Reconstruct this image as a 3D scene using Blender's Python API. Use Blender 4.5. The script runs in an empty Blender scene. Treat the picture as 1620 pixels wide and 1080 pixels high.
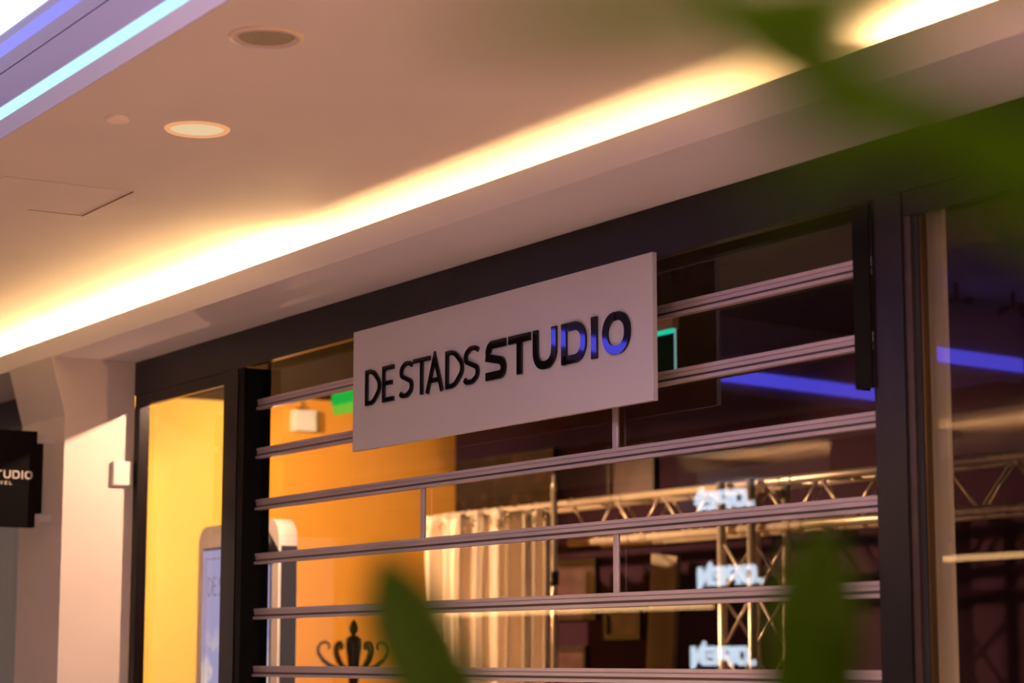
import bpy, bmesh, math, random
from mathutils import Vector, Matrix
random.seed(7)
S = bpy.context.scene
C = S.collection
PI = math.pi

# ------------------------------------------------------------------ camera, world, exposure
FOC, DIST, EYE = 3400.0, 3.8, 1.6          # focal length in pixels of the 1620 px frame; metres from the facade; eye height
_p = math.atan(500 / FOC); _a = math.hypot(FOC, 500); _t = math.atan(2150 / _a)
_c, _s, _cp, _sp = math.cos(_t), math.sin(_t), math.cos(_p), math.sin(_p)
FW = Vector((-_c*_cp, _s*_cp, _sp)); RT = Vector((_s, _c, 0)); UP = Vector((_c*_sp, -_s*_sp, _cp))
cam = bpy.data.cameras.new('camera'); camo = bpy.data.objects.new('camera', cam); C.objects.link(camo)
camo.matrix_world = Matrix(((RT.x, UP.x, -FW.x, 0), (RT.y, UP.y, -FW.y, -DIST), (RT.z, UP.z, -FW.z, EYE), (0, 0, 0, 1)))
cam.sensor_width = 36.0; cam.lens = FOC / 1620 * 36.0
cam.clip_start = 0.05; cam.clip_end = 200
cam.dof.use_dof = True; cam.dof.focus_distance = 7.1; cam.dof.aperture_fstop = 2.6; cam.dof.aperture_blades = 0
S.camera = camo
S.view_settings.view_transform = 'Standard'
try: S.view_settings.look = 'None'
except Exception: pass
S.view_settings.gamma = 1; S.view_settings.use_curve_mapping = False
S.view_settings.exposure = 0.0
w = bpy.data.worlds.new('World'); S.world = w; w.use_nodes = True
w.node_tree.nodes['Background'].inputs[0].default_value = (1.0, 0.70, 0.65, 1)
w.node_tree.nodes['Background'].inputs[1].default_value = 0.47

# light levels (W/m2-ish radiances and watts) of the lamps in view; a fill panel and two spots are added below
COVE_E, COVE_C = 250.0, (1.0, 0.62, 0.26)
BLUE_E = 9.0
SKY_E = 1.1

# ------------------------------------------------------------------ materials
def nmat(name):
    m = bpy.data.materials.new(name); m.use_nodes = True
    nt = m.node_tree; return m, nt, nt.nodes.get('Principled BSDF')
def pmat(name, col, rough=0.5, metal=0.0, spec=0.5, var=0.0, scale=8.0, bump=0.0, bscale=60.0, coat=0.0, sheen=0.0, trans=0.0, stretch=None):
    m, nt, b = nmat(name)
    b.inputs['Base Color'].default_value = (*col, 1); b.inputs['Roughness'].default_value = rough
    b.inputs['Metallic'].default_value = metal; b.inputs['Specular IOR Level'].default_value = spec
    b.inputs['Coat Weight'].default_value = coat; b.inputs['Sheen Weight'].default_value = sheen
    if var or bump:
        tc = nt.nodes.new('ShaderNodeTexCoord'); mp = nt.nodes.new('ShaderNodeMapping')
        nt.links.new(tc.outputs['Object'], mp.inputs[0])
        if stretch: mp.inputs['Scale'].default_value = stretch
    if var:
        n = nt.nodes.new('ShaderNodeTexNoise'); n.inputs['Scale'].default_value = scale; n.inputs['Detail'].default_value = 5
        nt.links.new(mp.outputs[0], n.inputs['Vector'])
        r = nt.nodes.new('ShaderNodeValToRGB')
        r.color_ramp.elements[0].position = 0.3; r.color_ramp.elements[1].position = 0.7
        r.color_ramp.elements[0].color = (*[max(0, x*(1-var)) for x in col], 1)
        r.color_ramp.elements[1].color = (*[min(1, x*(1+var)) for x in col], 1)
        nt.links.new(n.outputs['Fac'], r.inputs[0]); nt.links.new(r.outputs[0], b.inputs['Base Color'])
    if bump:
        n2 = nt.nodes.new('ShaderNodeTexNoise'); n2.inputs['Scale'].default_value = bscale
        nt.links.new(mp.outputs[0], n2.inputs['Vector'])
        bp = nt.nodes.new('ShaderNodeBump'); bp.inputs['Strength'].default_value = bump; bp.inputs['Distance'].default_value = 0.002
        nt.links.new(n2.outputs['Fac'], bp.inputs['Height']); nt.links.new(bp.outputs[0], b.inputs['Normal'])
    return m
def emat(name, col, strength):
    m = bpy.data.materials.new(name); m.use_nodes = True; nt = m.node_tree; nt.nodes.clear()
    e = nt.nodes.new('ShaderNodeEmission'); o = nt.nodes.new('ShaderNodeOutputMaterial')
    e.inputs[0].default_value = (*col, 1); e.inputs[1].default_value = strength
    nt.links.new(e.outputs[0], o.inputs[0]); return m
def glassmat(name, tint=(0.97, 0.97, 0.97), ior=1.62):
    m = bpy.data.materials.new(name); m.use_nodes = True; nt = m.node_tree; nt.nodes.clear()
    t = nt.nodes.new('ShaderNodeBsdfTransparent'); g = nt.nodes.new('ShaderNodeBsdfGlossy')
    f = nt.nodes.new('ShaderNodeFresnel'); x = nt.nodes.new('ShaderNodeMixShader'); o = nt.nodes.new('ShaderNodeOutputMaterial')
    t.inputs[0].default_value = (*tint, 1); g.inputs['Roughness'].default_value = 0.0; f.inputs[0].default_value = ior
    ge = nt.nodes.new('ShaderNodeNewGeometry'); iv = nt.nodes.new('ShaderNodeMath'); iv.operation = 'SUBTRACT'; iv.inputs[0].default_value = 1.0
    nt.links.new(ge.outputs['Backfacing'], iv.inputs[1]); mu = nt.nodes.new('ShaderNodeMath'); mu.operation = 'MULTIPLY'
    nt.links.new(f.outputs[0], mu.inputs[0]); nt.links.new(iv.outputs[0], mu.inputs[1])       # one mirror layer per pane
    nt.links.new(mu.outputs[0], x.inputs[0]); nt.links.new(t.outputs[0], x.inputs[1]); nt.links.new(g.outputs[0], x.inputs[2])
    nt.links.new(x.outputs[0], o.inputs[0]); return m

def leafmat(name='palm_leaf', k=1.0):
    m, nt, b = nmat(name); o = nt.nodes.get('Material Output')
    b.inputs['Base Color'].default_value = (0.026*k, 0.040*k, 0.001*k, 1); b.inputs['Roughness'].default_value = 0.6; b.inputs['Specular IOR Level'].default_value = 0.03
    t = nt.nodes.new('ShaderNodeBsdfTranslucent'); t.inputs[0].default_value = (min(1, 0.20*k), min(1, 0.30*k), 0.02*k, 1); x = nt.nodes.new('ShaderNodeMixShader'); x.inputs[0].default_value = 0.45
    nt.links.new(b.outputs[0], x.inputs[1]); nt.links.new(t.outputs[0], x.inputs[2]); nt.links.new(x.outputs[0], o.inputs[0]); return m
M = {}
M['plaster'] = pmat('white_plaster', (0.74, 0.66, 0.60), 0.75, bump=0.05, bscale=90, var=0.02, scale=3)
M['fascia'] = pmat('fascia_paint', (0.67, 0.655, 0.72), 0.6, var=0.015, scale=2)
M['pillar'] = pmat('pillar_paint', (0.74, 0.66, 0.60), 0.6, var=0.02, scale=3)
M['coffer'] = pmat('coffer_paint', (0.47, 0.40, 0.66), 0.6)
M['dark_ceiling'] = pmat('dark_ceiling_paint', (0.04, 0.032, 0.032), 0.9, spec=0.1, var=0.1)
M['frame'] = pmat('black_lacquered_steel', (0.010, 0.007, 0.008), 0.28, spec=0.25, var=0.2, scale=30, stretch=(1, 1, 0.08))
M['bead'] = pmat('bronze_glazing_bead', (0.16, 0.09, 0.03), 0.3, metal=0.6, var=0.3, scale=20, stretch=(1, 1, 0.1))
M['channel'] = pmat('matt_black_channel', (0.004, 0.0035, 0.0035), 0.7, spec=0.15)
M['rubber'] = pmat('black_gasket', (0.008, 0.008, 0.008), 0.6)
M['alu'] = pmat('anodised_aluminium', (0.60, 0.50, 0.48), 0.40, metal=0.5, var=0.08, scale=14, stretch=(0.15, 1, 1))
M['alu_groove'] = pmat('grille_groove', (0.10, 0.08, 0.08), 0.5, metal=0.5)
M['board'] = pmat('sign_board_paint', (0.56, 0.545, 0.58), 0.28, spec=0.4, var=0.015, scale=2)
M['letter'] = pmat('black_gloss_acrylic', (0.006, 0.005, 0.007), 0.03, spec=0.42, var=0.1)
M['glass'] = glassmat('shop_glass')
M['glass2'] = glassmat('shop_glass_green', (0.93, 0.95, 0.90))
M['yellow'] = pmat('yellow_wall_paint', (0.88, 0.58, 0.12), 0.55, var=0.02, scale=2)  # stronger lamp light on this stretch of wall put into a yellower colour
M['orange'] = pmat('orange_wall_paint', (0.82, 0.36, 0.05), 0.5, var=0.03, scale=2)
M['plum'] = pmat('plum_wall_paint', (0.050, 0.020, 0.036), 0.9, spec=0.08, var=0.1, scale=2)
M['floor'] = pmat('stone_floor', (0.56, 0.45, 0.37), 0.35, var=0.15, scale=3)
M['shopfloor'] = pmat('dark_wood_floor', (0.10, 0.06, 0.04), 0.35, var=0.3, scale=3, stretch=(0.2, 3, 1))
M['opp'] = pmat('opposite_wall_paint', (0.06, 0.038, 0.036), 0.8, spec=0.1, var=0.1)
M['beige'] = pmat('beige_partition', (0.80, 0.66, 0.40), 0.6, var=0.04, scale=3)
M['olive'] = pmat('olive_blind', (0.26, 0.24, 0.15), 0.6, var=0.12, scale=3, stretch=(6, 1, 0.3))
M['white'] = pmat('white_plastic', (0.80, 0.76, 0.72), 0.4, var=0.01)
M['cream'] = pmat('cream_plastic', (0.78, 0.60, 0.42), 0.35, var=0.02)
M['truss'] = pmat('truss_aluminium', (0.72, 0.60, 0.46), 0.33, metal=0.45, var=0.1, scale=25)
M['curtain'] = pmat('cream_curtain_cloth', (0.80, 0.66, 0.50), 0.85, sheen=0.2, bump=0.25, bscale=300, var=0.03)
M['brass'] = pmat('dark_brass', (0.35, 0.24, 0.12), 0.25, metal=1.0, var=0.1)
M['darkwood'] = pmat('polished_dark_wood', (0.045, 0.014, 0.007), 0.16, spec=0.7, coat=0.6, var=0.3, scale=20)
M['darkmetal'] = pmat('dark_metal', (0.02, 0.02, 0.022), 0.4, metal=0.4, var=0.1)
M['speaker'] = pmat('speaker_cloth', (0.36, 0.31, 0.20), 0.8, var=0.15, scale=300)
M['reflector'] = emat('frosted_lamp_diffuser', (1.0, 0.72, 0.42), 0.82)  # lamp light on the reflector put in as its own glow
M['pframe'] = pmat('black_picture_frame', (0.015, 0.010, 0.010), 0.35, var=0.2)
M['wood'] = pmat('pale_wood', (0.34, 0.25, 0.15), 0.5, var=0.2, scale=6, stretch=(1, 1, 0.1))
M['leaf'] = leafmat(); M['young_leaf'] = leafmat('young_palm_leaf', 1.55)  # second leaf is a lit copy: light on the upper leaves put into colour
M['stem'] = pmat('palm_stem', (0.10, 0.08, 0.03), 0.6, var=0.3, scale=10)
M['pot'] = pmat('grey_planter', (0.25, 0.24, 0.23), 0.5, var=0.08)
M['soil'] = pmat('soil', (0.03, 0.02, 0.012), 0.9, bump=0.8, bscale=60, var=0.4)
M['silver'] = pmat('brushed_bracket', (0.62, 0.58, 0.64), 0.35, metal=0.5, var=0.03)
M['signletter'] = pmat('pale_grey_lettering', (0.62, 0.57, 0.56), 0.4)
M['printgrey'] = pmat('grey_print', (0.25, 0.22, 0.28), 0.5)
M['e_cove'] = emat('cove_lamp', COVE_C, COVE_E)
M['e_cove_far'] = emat('cove_lamp_far', (1.0, 0.55, 0.22), 560.0)
M['e_cove_soft'] = emat('cove_lamp_soft', COVE_C, COVE_E*0.17)
M['e_blue'] = emat('blue_light_strip', (0.10, 0.09, 1.0), BLUE_E)
M['e_cyan'] = emat('cold_light_strip', (0.50, 0.86, 1.0), 1.25)
M['e_peri'] = emat('periwinkle_strip', (0.30, 0.29, 1.0), 1.1)
M['e_sky'] = emat('luminous_ceiling', (0.95, 0.94, 1.0), SKY_E)
M['e_ring'] = emat('glowing_acrylic_ring', (1.0, 0.44, 0.19), 0.85)
M['e_down'] = emat('downlight_lens', (1.0, 0.84, 0.58), 1.3)
M['e_warm'] = emat('warm_strip_lamp', (1.0, 0.55, 0.22), 10.0)
M['e_open'] = emat('white_lit_letters', (0.72, 0.84, 1.0), 13.0)
M['e_green'] = emat('green_exit_light', (0.02, 0.55, 0.06), 0.9)
M['e_lime'] = emat('lime_exit_light', (0.25, 0.75, 0.05), 0.8)
M['e_teal'] = emat('teal_edge_light', (0.02, 0.75, 0.50), 0.9)
M['e_pale'] = emat('pale_edge_light', (0.35, 0.65, 0.62), 0.6)
M['e_red'] = emat('red_indicator', (1.0, 0.10, 0.03), 1.2)
M['e_spot'] = emat('spotlight_lens', (1.0, 0.6, 0.3), 6.0)

def screen_mat():
    m, nt, b = nmat('display_picture')
    tc = nt.nodes.new('ShaderNodeTexCoord'); sp = nt.nodes.new('ShaderNodeSeparateXYZ'); nt.links.new(tc.outputs['Object'], sp.inputs[0])
    n = nt.nodes.new('ShaderNodeTexNoise'); n.inputs['Scale'].default_value = 7; nt.links.new(tc.outputs['Object'], n.inputs['Vector'])
    # a snowy hill picture in the lower part of a lilac poster: picture content, not shading
    mr = nt.nodes.new('ShaderNodeMapRange'); mr.inputs[1].default_value = 1.78; mr.inputs[2].default_value = 1.45
    nt.links.new(sp.outputs['Z'], mr.inputs[0])
    mul = nt.nodes.new('ShaderNodeMath'); mul.operation = 'MULTIPLY'; nt.links.new(mr.outputs[0], mul.inputs[0])
    gt = nt.nodes.new('ShaderNodeMapRange'); gt.inputs[1].default_value = 0.50; gt.inputs[2].default_value = 0.58
    nt.links.new(n.outputs['Fac'], gt.inputs[0]); nt.links.new(gt.outputs[0], mul.inputs[1])
    mix = nt.nodes.new('ShaderNodeMixRGB'); mix.inputs[1].default_value = (0.42, 0.40, 0.70, 1); mix.inputs[2].default_value = (0.95, 0.80, 0.72, 1)
    nt.links.new(mul.outputs[0], mix.inputs[0])
    b.inputs['Base Color'].default_value = (0.02, 0.02, 0.02, 1); b.inputs['Roughness'].default_value = 0.15
    nt.links.new(mix.outputs[0], b.inputs['Emission Color']); b.inputs['Emission Strength'].default_value = 0.8
    return m
M['screen'] = screen_mat()
def art_mat():
    m, nt, b = nmat('dark_collage')
    tc = nt.nodes.new('ShaderNodeTexCoord'); n = nt.nodes.new('ShaderNodeTexNoise'); n.inputs['Scale'].default_value = 9; n.inputs['Detail'].default_value = 4
    nt.links.new(tc.outputs['Object'], n.inputs['Vector'])
    r = nt.nodes.new('ShaderNodeValToRGB'); e = r.color_ramp.elements
    e[0].position = 0.42; e[0].color = (0.008, 0.006, 0.008, 1); e[1].position = 0.75; e[1].color = (0.16, 0.06, 0.06, 1)
    k = r.color_ramp.elements.new(0.55); k.color = (0.03, 0.018, 0.02, 1)
    nt.links.new(n.outputs['Fac'], r.inputs[0]); nt.links.new(r.outputs[0], b.inputs['Base Color']); b.inputs['Roughness'].default_value = 0.5
    return m
M['art'] = art_mat()

# ------------------------------------------------------------------ helpers
def obj(name, bm, m, parent=None, smooth=False, loc=None):
    bmesh.ops.recalc_face_normals(bm, faces=bm.faces)
    me = bpy.data.meshes.new(name); bm.to_mesh(me); bm.free()
    if m is not None: me.materials.append(M[m] if isinstance(m, str) else m)
    if smooth:
        for p in me.polygons: p.use_smooth = True
    o = bpy.data.objects.new(name, me); C.objects.link(o)
    if parent is not None: o.parent = parent
    if loc is not None: o.location = loc
    return o
def thing(name, label, cat, loc=(0, 0, 0), rz=0, group=None, kind=None):
    o = bpy.data.objects.new(name, None); C.objects.link(o); o.location = loc; o.rotation_euler = (0, 0, rz)
    o.empty_display_size = 0.1
    return tag(o, label, cat, group, kind)
def tag(o, label, cat, group=None, kind=None):
    if label: o['label'] = label
    if cat: o['category'] = cat
    if group: o['group'] = group
    if kind: o['kind'] = kind
    return o
def struct(name, bm, m, parent=None, label=None, cat=None):
    o = obj(name, bm, m, parent)
    if parent is None:
        o['kind'] = 'structure'
        if label: o['label'] = label
        if cat: o['category'] = cat
    return o
def box(bm, x0, x1, y0, y1, z0, z1):
    v = [bm.verts.new(p) for p in ((x0,y0,z0),(x1,y0,z0),(x1,y1,z0),(x0,y1,z0),(x0,y0,z1),(x1,y0,z1),(x1,y1,z1),(x0,y1,z1))]
    for f in ((0,3,2,1),(4,5,6,7),(0,1,5,4),(1,2,6,5),(2,3,7,6),(3,0,4,7)): bm.faces.new([v[i] for i in f])
    return bm
def B(*a):
    return box(bmesh.new(), *a)
def bev(bm, r, seg=2):
    bmesh.ops.bevel(bm, geom=list(bm.edges), offset=r, segments=seg, affect='EDGES', profile=0.5); return bm
def prism(bm, pts, ax, d0, d1):
    """polygon pts (2-D) extruded along axis ax; pts are the other two coordinates in xyz order"""
    def mk(a, b, d):
        return (d, a, b) if ax == 0 else (a, d, b) if ax == 1 else (a, b, d)
    lo = [bm.verts.new(mk(a, b, d0)) for a, b in pts]; hi = [bm.verts.new(mk(a, b, d1)) for a, b in pts]
    n = len(pts)
    bm.faces.new(lo); bm.faces.new(hi[::-1])
    for i in range(n): bm.faces.new((lo[i], hi[i], hi[(i+1) % n], lo[(i+1) % n]))
    return bm
def cyl(bm, a, b, r, n=16, r2=None):
    a, b = Vector(a), Vector(b); d = (b - a).normalized()
    u = d.orthogonal().normalized(); v = d.cross(u); r2 = r if r2 is None else r2
    A = [bm.verts.new(a + (u*math.cos(t) + v*math.sin(t))*r) for t in [2*PI*i/n for i in range(n)]]
    Bv = [bm.verts.new(b + (u*math.cos(t) + v*math.sin(t))*r2) for t in [2*PI*i/n for i in range(n)]]
    bm.faces.new(A); bm.faces.new(Bv[::-1])
    for i in range(n): bm.faces.new((A[i], Bv[i], Bv[(i+1) % n], A[(i+1) % n]))
    return bm
def tube(bm, pts, rad, n=10):
    pts = [Vector(p) for p in pts]; k = len(pts)
    rad = rad if isinstance(rad, (list, tuple)) else [rad]*k
    rings = []; u = None
    for i, p in enumerate(pts):
        d = (pts[min(i+1, k-1)] - pts[max(i-1, 0)]).normalized()
        u = d.orthogonal().normalized() if u is None else (u - d*u.dot(d)).normalized()
        v = d.cross(u)
        rings.append([bm.verts.new(p + (u*math.cos(2*PI*j/n) + v*math.sin(2*PI*j/n))*rad[i]) for j in range(n)])
    for i in range(k-1):
        for j in range(n):
            bm.faces.new((rings[i][j], rings[i][(j+1) % n], rings[i+1][(j+1) % n], rings[i+1][j]))
    bm.faces.new(rings[0][::-1]); bm.faces.new(rings[-1]); return bm
def lathe(bm, prof, n=32, c=(0, 0, 0)):
    rings = []
    for r, z in prof:
        rings.append([bm.verts.new((c[0]+max(r, 1e-4)*math.cos(2*PI*j/n), c[1]+max(r, 1e-4)*math.sin(2*PI*j/n), c[2]+z)) for j in range(n)])
    for i in range(len(prof)-1):
        for j in range(n):
            bm.faces.new((rings[i][j], rings[i][(j+1) % n], rings[i+1][(j+1) % n], rings[i+1][j]))
    return bm
def copy_tree(o, parent=None):
    c = o.copy(); C.objects.link(c)
    if parent is not None: c.parent = parent
    for ch in list(o.children): copy_tree(ch, c)
    return c
# 2-D lettering out of strokes -------------------------------------------------
def rpath(pts, close=False):
    """pts: (x, y) or (x, y, radius): corners rounded by arcs"""
    out = []; n = len(pts)
    for i, p in enumerate(pts):
        r = p[2] if len(p) > 2 else 0
        if r == 0 or (not close and i in (0, n-1)): out.append(Vector(p[:2])); continue
        P0, P1, P2 = Vector(pts[i-1][:2]), Vector(p[:2]), Vector(pts[(i+1) % n][:2])
        a = (P0-P1).normalized(); b = (P2-P1).normalized(); ang = a.angle(b)
        t = min(r / math.tan(ang/2), (P0-P1).length*0.5 if i > 1 or close else (P0-P1).length*0.98, (P2-P1).length*(0.5 if i < n-2 or close else 0.98)); rr = t*math.tan(ang/2)
        cen = P1 + (a+b).normalized()*(rr/math.sin(ang/2))
        s, e = P1+a*t-cen, P1+b*t-cen
        sa = math.atan2(s.y, s.x); da = (math.atan2(e.y, e.x)-sa+PI) % (2*PI) - PI
        for k in range(9):
            q = sa+da*k/8; out.append(cen+Vector((math.cos(q), math.sin(q)))*rr)
    return out
def stroke(bm, pts, w, to3, d0, d1, close=False):
    """ribbon of width w along 2-D pts, extruded; to3(x, y, d) gives the 3-D point"""
    P = [Vector(p[:2]) for p in pts]; Q = [P[0]]
    for p in P[1:]:
        if (p-Q[-1]).length > 1e-5: Q.append(p)
    if close and (Q[0]-Q[-1]).length < 1e-5: Q.pop()
    P = Q; n = len(P); L = []; R = []
    for i in range(n):
        if close or 0 < i < n-1:
            a = (P[i]-P[i-1]).normalized(); b = (P[(i+1) % n]-P[i]).normalized()
        elif i == 0: a = b = (P[1]-P[0]).normalized()
        else: a = b = (P[-1]-P[-2]).normalized()
        na = Vector((-a.y, a.x)); nb = Vector((-b.y, b.x)); m = (na+nb)
        m = m.normalized() if m.length > 1e-6 else na
        k = min(1/max(m.dot(na), 0.3), 2.5)
        L.append(P[i]+m*w/2*k); R.append(P[i]-m*w/2*k)
    rows = [[bm.verts.new(to3(q.x, q.y, d)) for q in side] for side in (L, R) for d in (d0, d1)]
    L0, L1, R0, R1 = rows
    for i in range(n if close else n-1):
        j = (i+1) % n
        for q in ((L0[i], L0[j], R0[j], R0[i]), (L1[i], R1[i], R1[j], L1[j]), (L0[i], L1[i], L1[j], L0[j]), (R0[i], R0[j], R1[j], R1[i])):
            bm.faces.new(q)
    if not close:
        for i in (0, n-1): bm.faces.new((L0[i], R0[i], R1[i], L1[i]))
    return bm
def glyph(ch, w, h, t, bold):
    """list of (points, closed) centre lines of one capital, box w x h, stroke t"""
    q = t/2; g = 0.011*h/0.13
    r = 0.34*w
    if bold:
        if ch == 'S': return [(rpath([(w, h-q), (q, h-q, r), (q, h*0.69)]), 0), (rpath([(0.0, h*0.60), (w-q, h*0.44, r*0.7), (w-q, q, r), (0, q)]), 0)]
        if ch == 'T': return [([(0, h-q), (w, h-q)], 0), ([(w/2, h-t*0.98), (w/2, 0)], 0)]
        if ch == 'U': return [(rpath([(q, h), (q, q, r), (w/2-g/2.2, q)]), 0), (rpath([(w-q, h), (w-q, q, r), (w/2+g/2.2, q)]), 0)]
        if ch == 'D': return [([(q, 0), (q, h)], 0), (rpath([(t+g*0.4, h-q), (w-q, h-q, r), (w-q, q, r), (q, q)]), 0)]
        if ch == 'I': return [([(w/2, 0), (w/2, h)], 0)]
        if ch == 'O': return [(rpath([(w/2-g/2.2, h-q), (q, h-q, r), (q, q, r), (w-q, q, r), (w-q, h-q, r), (w/2+g/2.2, h-q)]), 0)]
    if ch == 'D': return [(rpath([(q, q), (q, h-q), (w*0.5, h-q, w*0.5), (w-q, h*0.62, w*0.5), (w-q, h*0.38, w*0.5), (w*0.5, q, w*0.5)], True), 1)]
    if ch == 'E': return [([(w, h-q), (q, h-q), (q, q), (w, q)], 0), ([(t*0.98, h*0.52), (w*0.85, h*0.52)], 0)]
    if ch == 'S':
        r = w*0.5
        return [(rpath([(w*0.95, h*0.86), (w*0.82, h-q*1.2, r*0.5), (w*0.40, h-q, r), (q, h*0.80, r), (q, h*0.62, r), (w-q, h*0.42, r), (w-q, h*0.20, r), (w*0.55, q, r), (w*0.15, q*1.1, r*.5), (0.02*w, h*0.15)]), 0)]
    if ch == 'T': return [([(0, h-q), (w, h-q)], 0), ([(w/2, h-t*0.98), (w/2, 0)], 0)]
    if ch == 'A': return [([(q*0.9, 0), (w/2, h-q), (w-q*0.9, 0)], 0), ([(w*0.31, h*0.32), (w*0.69, h*0.32)], 0)]
    if ch == 'V': return [([(q, h), (w/2, q), (w-q, h)], 0)]
    if ch == 'L': return [([(q, h), (q, q), (w, q)], 0)]
    if ch == 'P': return [(rpath([(q, 0), (q, h-q), (w-q, h-q, w*.3), (w-q, h*.42, w*.3), (q, h*.42)]), 0)]
    if ch == 'N': return [([(q, 0), (q, h-q*.5), (w-q, q*.5), (w-q, h)], 0)]
    if ch == 'O': return [(rpath([(w/2, h-q), (q, h-q, w*.3), (q, q, w*.3), (w-q, q, w*.3), (w-q, h-q, w*.3)], True), 1)]
    if ch == '.': return [([(0, q), (w, q)], 0)]
    return []
def letter(name, ch, w, h, t, bold, to3, d0, d1, m, parent):
    bm = bmesh.new()
    for pts, cl in glyph(ch, w, h, t, bold): stroke(bm, pts, t, to3, d0, d1, bool(cl))
    return obj(name, bm, m, parent)
def lamp(name, kind, loc, energy, col, parent=None, aim=None, size=0.1, spot=None, blend=0.4):
    l = bpy.data.lights.new(name, kind); l.energy = energy; l.color = col
    if kind == 'SPOT': l.spot_size = spot; l.spot_blend = blend
    if kind == 'AREA': l.shape = 'RECTANGLE'; l.size, l.size_y = size
    else: l.shadow_soft_size = size
    o = bpy.data.objects.new(name, l); C.objects.link(o); o.location = loc
    if aim is not None: o.rotation_euler = (Vector(aim)-Vector(loc)).to_track_quat('-Z', 'Y').to_euler()
    if parent is not None: o.parent = parent
    return o

# ------------------------------------------------------------------ the mall: floor, ceilings, coffer
struct('floor', B(-30, 6, -12, 12, -0.1, 0.0), 'floor')
ZC, YE = 3.13, -1.777                      # corridor ceiling height and its free edge
down_x = [-5.684, -1.9]               # downlight spacing along the corridor
DY, DR = -1.33, 0.082
def ceiling_mesh():
    bm = bmesh.new(); x0, x1, y1 = -20.0, 2.5, 0.0; hs = 0.15
    cuts = [x0]
    for x in down_x: cuts += [x-hs, x+hs]
    cuts.append(x1)
    for i in range(0, len(cuts)-1, 2): box(bm, cuts[i], cuts[i+1], YE+0.0051, y1, ZC, ZC+0.02)
    for x in down_x:
        box(bm, x-hs, x+hs, YE+0.0051, DY-hs, ZC, ZC+0.02); box(bm, x-hs, x+hs, DY+hs, y1, ZC, ZC+0.02)
        n = 40; inner = []; outer = []
        for k in range(n):
            a = 2*PI*(k+0.5)/n + PI/4; ca, sa = math.cos(a), math.sin(a); s = hs/max(abs(ca), abs(sa))
            inner.append((x+DR*ca, DY+DR*sa)); outer.append((x+s*ca, DY+s*sa))
        for k in range(n):
            j = (k+1) % n; pts = [inner[k], outer[k], outer[j], inner[j]]
            if abs(outer[k][0]-outer[j][0]) > 1e-4 and abs(outer[k][1]-outer[j][1]) > 1e-4:   # keep the square's corner
                sx = x + (hs if outer[k][0] + outer[j][0] > 2*x else -hs); sy = DY + (hs if outer[k][1] + outer[j][1] > 2*DY else -hs)
                pts = [inner[k], outer[k], (sx, sy), outer[j], inner[j]]
            prism(bm, pts, 2, ZC, ZC+0.02)
    return bm
struct('ceiling', ceiling_mesh(), 'plaster')
# stepped coffer beyond the ceiling's edge: lip, light slot, upper face, shadow gap, blue slot
struct('trim_1', B(-20, 2.5, YE, YE+0.005, ZC, 3.188), pmat('lip_paint', (0.60, 0.55, 0.74), 0.6))
bm = B(-20, 2.5, YE, YE+0.02, 3.231, 3.331); box(bm, -20, 2.5, YE+0.02, YE+0.2, 3.231, 3.245)
struct('trim_2', bm, 'coffer')
struct('trim_3', B(-20, 2.5, YE+0.012, YE+0.03, 3.331, 3.336), 'rubber')
struct('trim_4', B(-20, 2.5, YE, YE+0.02, 3.336, 3.385), 'coffer')
struct('wall_coffer', B(-20, 2.5, YE+0.15, YE+0.2, 3.15, 3.60), 'coffer')
cs = obj('cold_strip_light', B(-20, 2.5, YE+0.004, YE+0.028, 3.1885, 3.2305), 'e_cyan')
tag(cs, 'cold white light strip in the slot along the ceiling edge', 'strip light')
bs = obj('blue_strip_light', B(-20, 2.5, YE+0.004, YE+0.028, 3.3855, 3.433), 'e_peri')
tag(bs, 'blue light strip glowing under the bright skylight', 'strip light')
# mall ceiling on the atrium side
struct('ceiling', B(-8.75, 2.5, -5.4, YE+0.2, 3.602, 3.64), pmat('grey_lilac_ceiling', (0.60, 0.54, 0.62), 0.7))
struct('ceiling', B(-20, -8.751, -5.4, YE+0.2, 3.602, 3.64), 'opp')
sk = obj('skylight_panel', B(-9.0, -4.6, -2.25, YE+0.14, 3.585, 3.60), 'e_sky')
tag(sk, 'white luminous ceiling panel at the upper left corner of the view', 'light panel')
pn = obj('ceiling_light_panel', B(-4.4, 0.8, -5.2, -2.6, 3.57, 3.60), emat('panel_glow', (1.0, 0.70, 0.74), 7.0))  # unseen glowing panel added as soft fill for fascia and sign
tag(pn, 'broad pinkish luminous ceiling panel above the walkway', 'light panel')

# ------------------------------------------------------------------ bulkhead over the shopfront
ZS, ZL, YF = 2.968, 3.060, -0.400
bm = bmesh.new(); prism(bm, [(YF, ZS), (0.0, ZS), (0.0, ZS+0.015), (YF+0.015, ZS+0.015), (YF+0.015, ZL), (YF, ZL)], 0, -20, 2.5)
struct('trim_5', bm, 'fascia')
struct('wall_front', B(-20, 2.5, 0.0, 0.12, 2.968, 3.6), 'plaster')
def cove(name, x0, x1, y, z, label, r=0.011, m='e_cove'):
    t = thing(name, label, 'lamp', (x0, y, z), 0, 'cove tubes behind the fascia')
    bm = cyl(bmesh.new(), (0.03, 0, 0), (x1-x0-0.03, 0, 0), r, 12); obj('tube', bm, m, t, True)
    for a, b in ((0, 0.03), (x1-x0-0.03, x1-x0)): obj('end_cap', cyl(bmesh.new(), (a, 0, 0), (b, 0, 0), r+0.002, 12), 'white', t)
    return t
cove('cove_light', -13.5, -10.3, -0.28, 3.054, 'warm cove tube at the far left end of the fascia')
cove('cove_light', -10.2, -6.86, -0.28, 3.054, 'warm cove tube behind the fascia left of the shop sign')
cove('cove_light', -6.82, -4.05, -0.275, 2.999, 'warm cove tube sitting deep in the fascia above the shop sign', 0.011, 'e_cove_soft')
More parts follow.
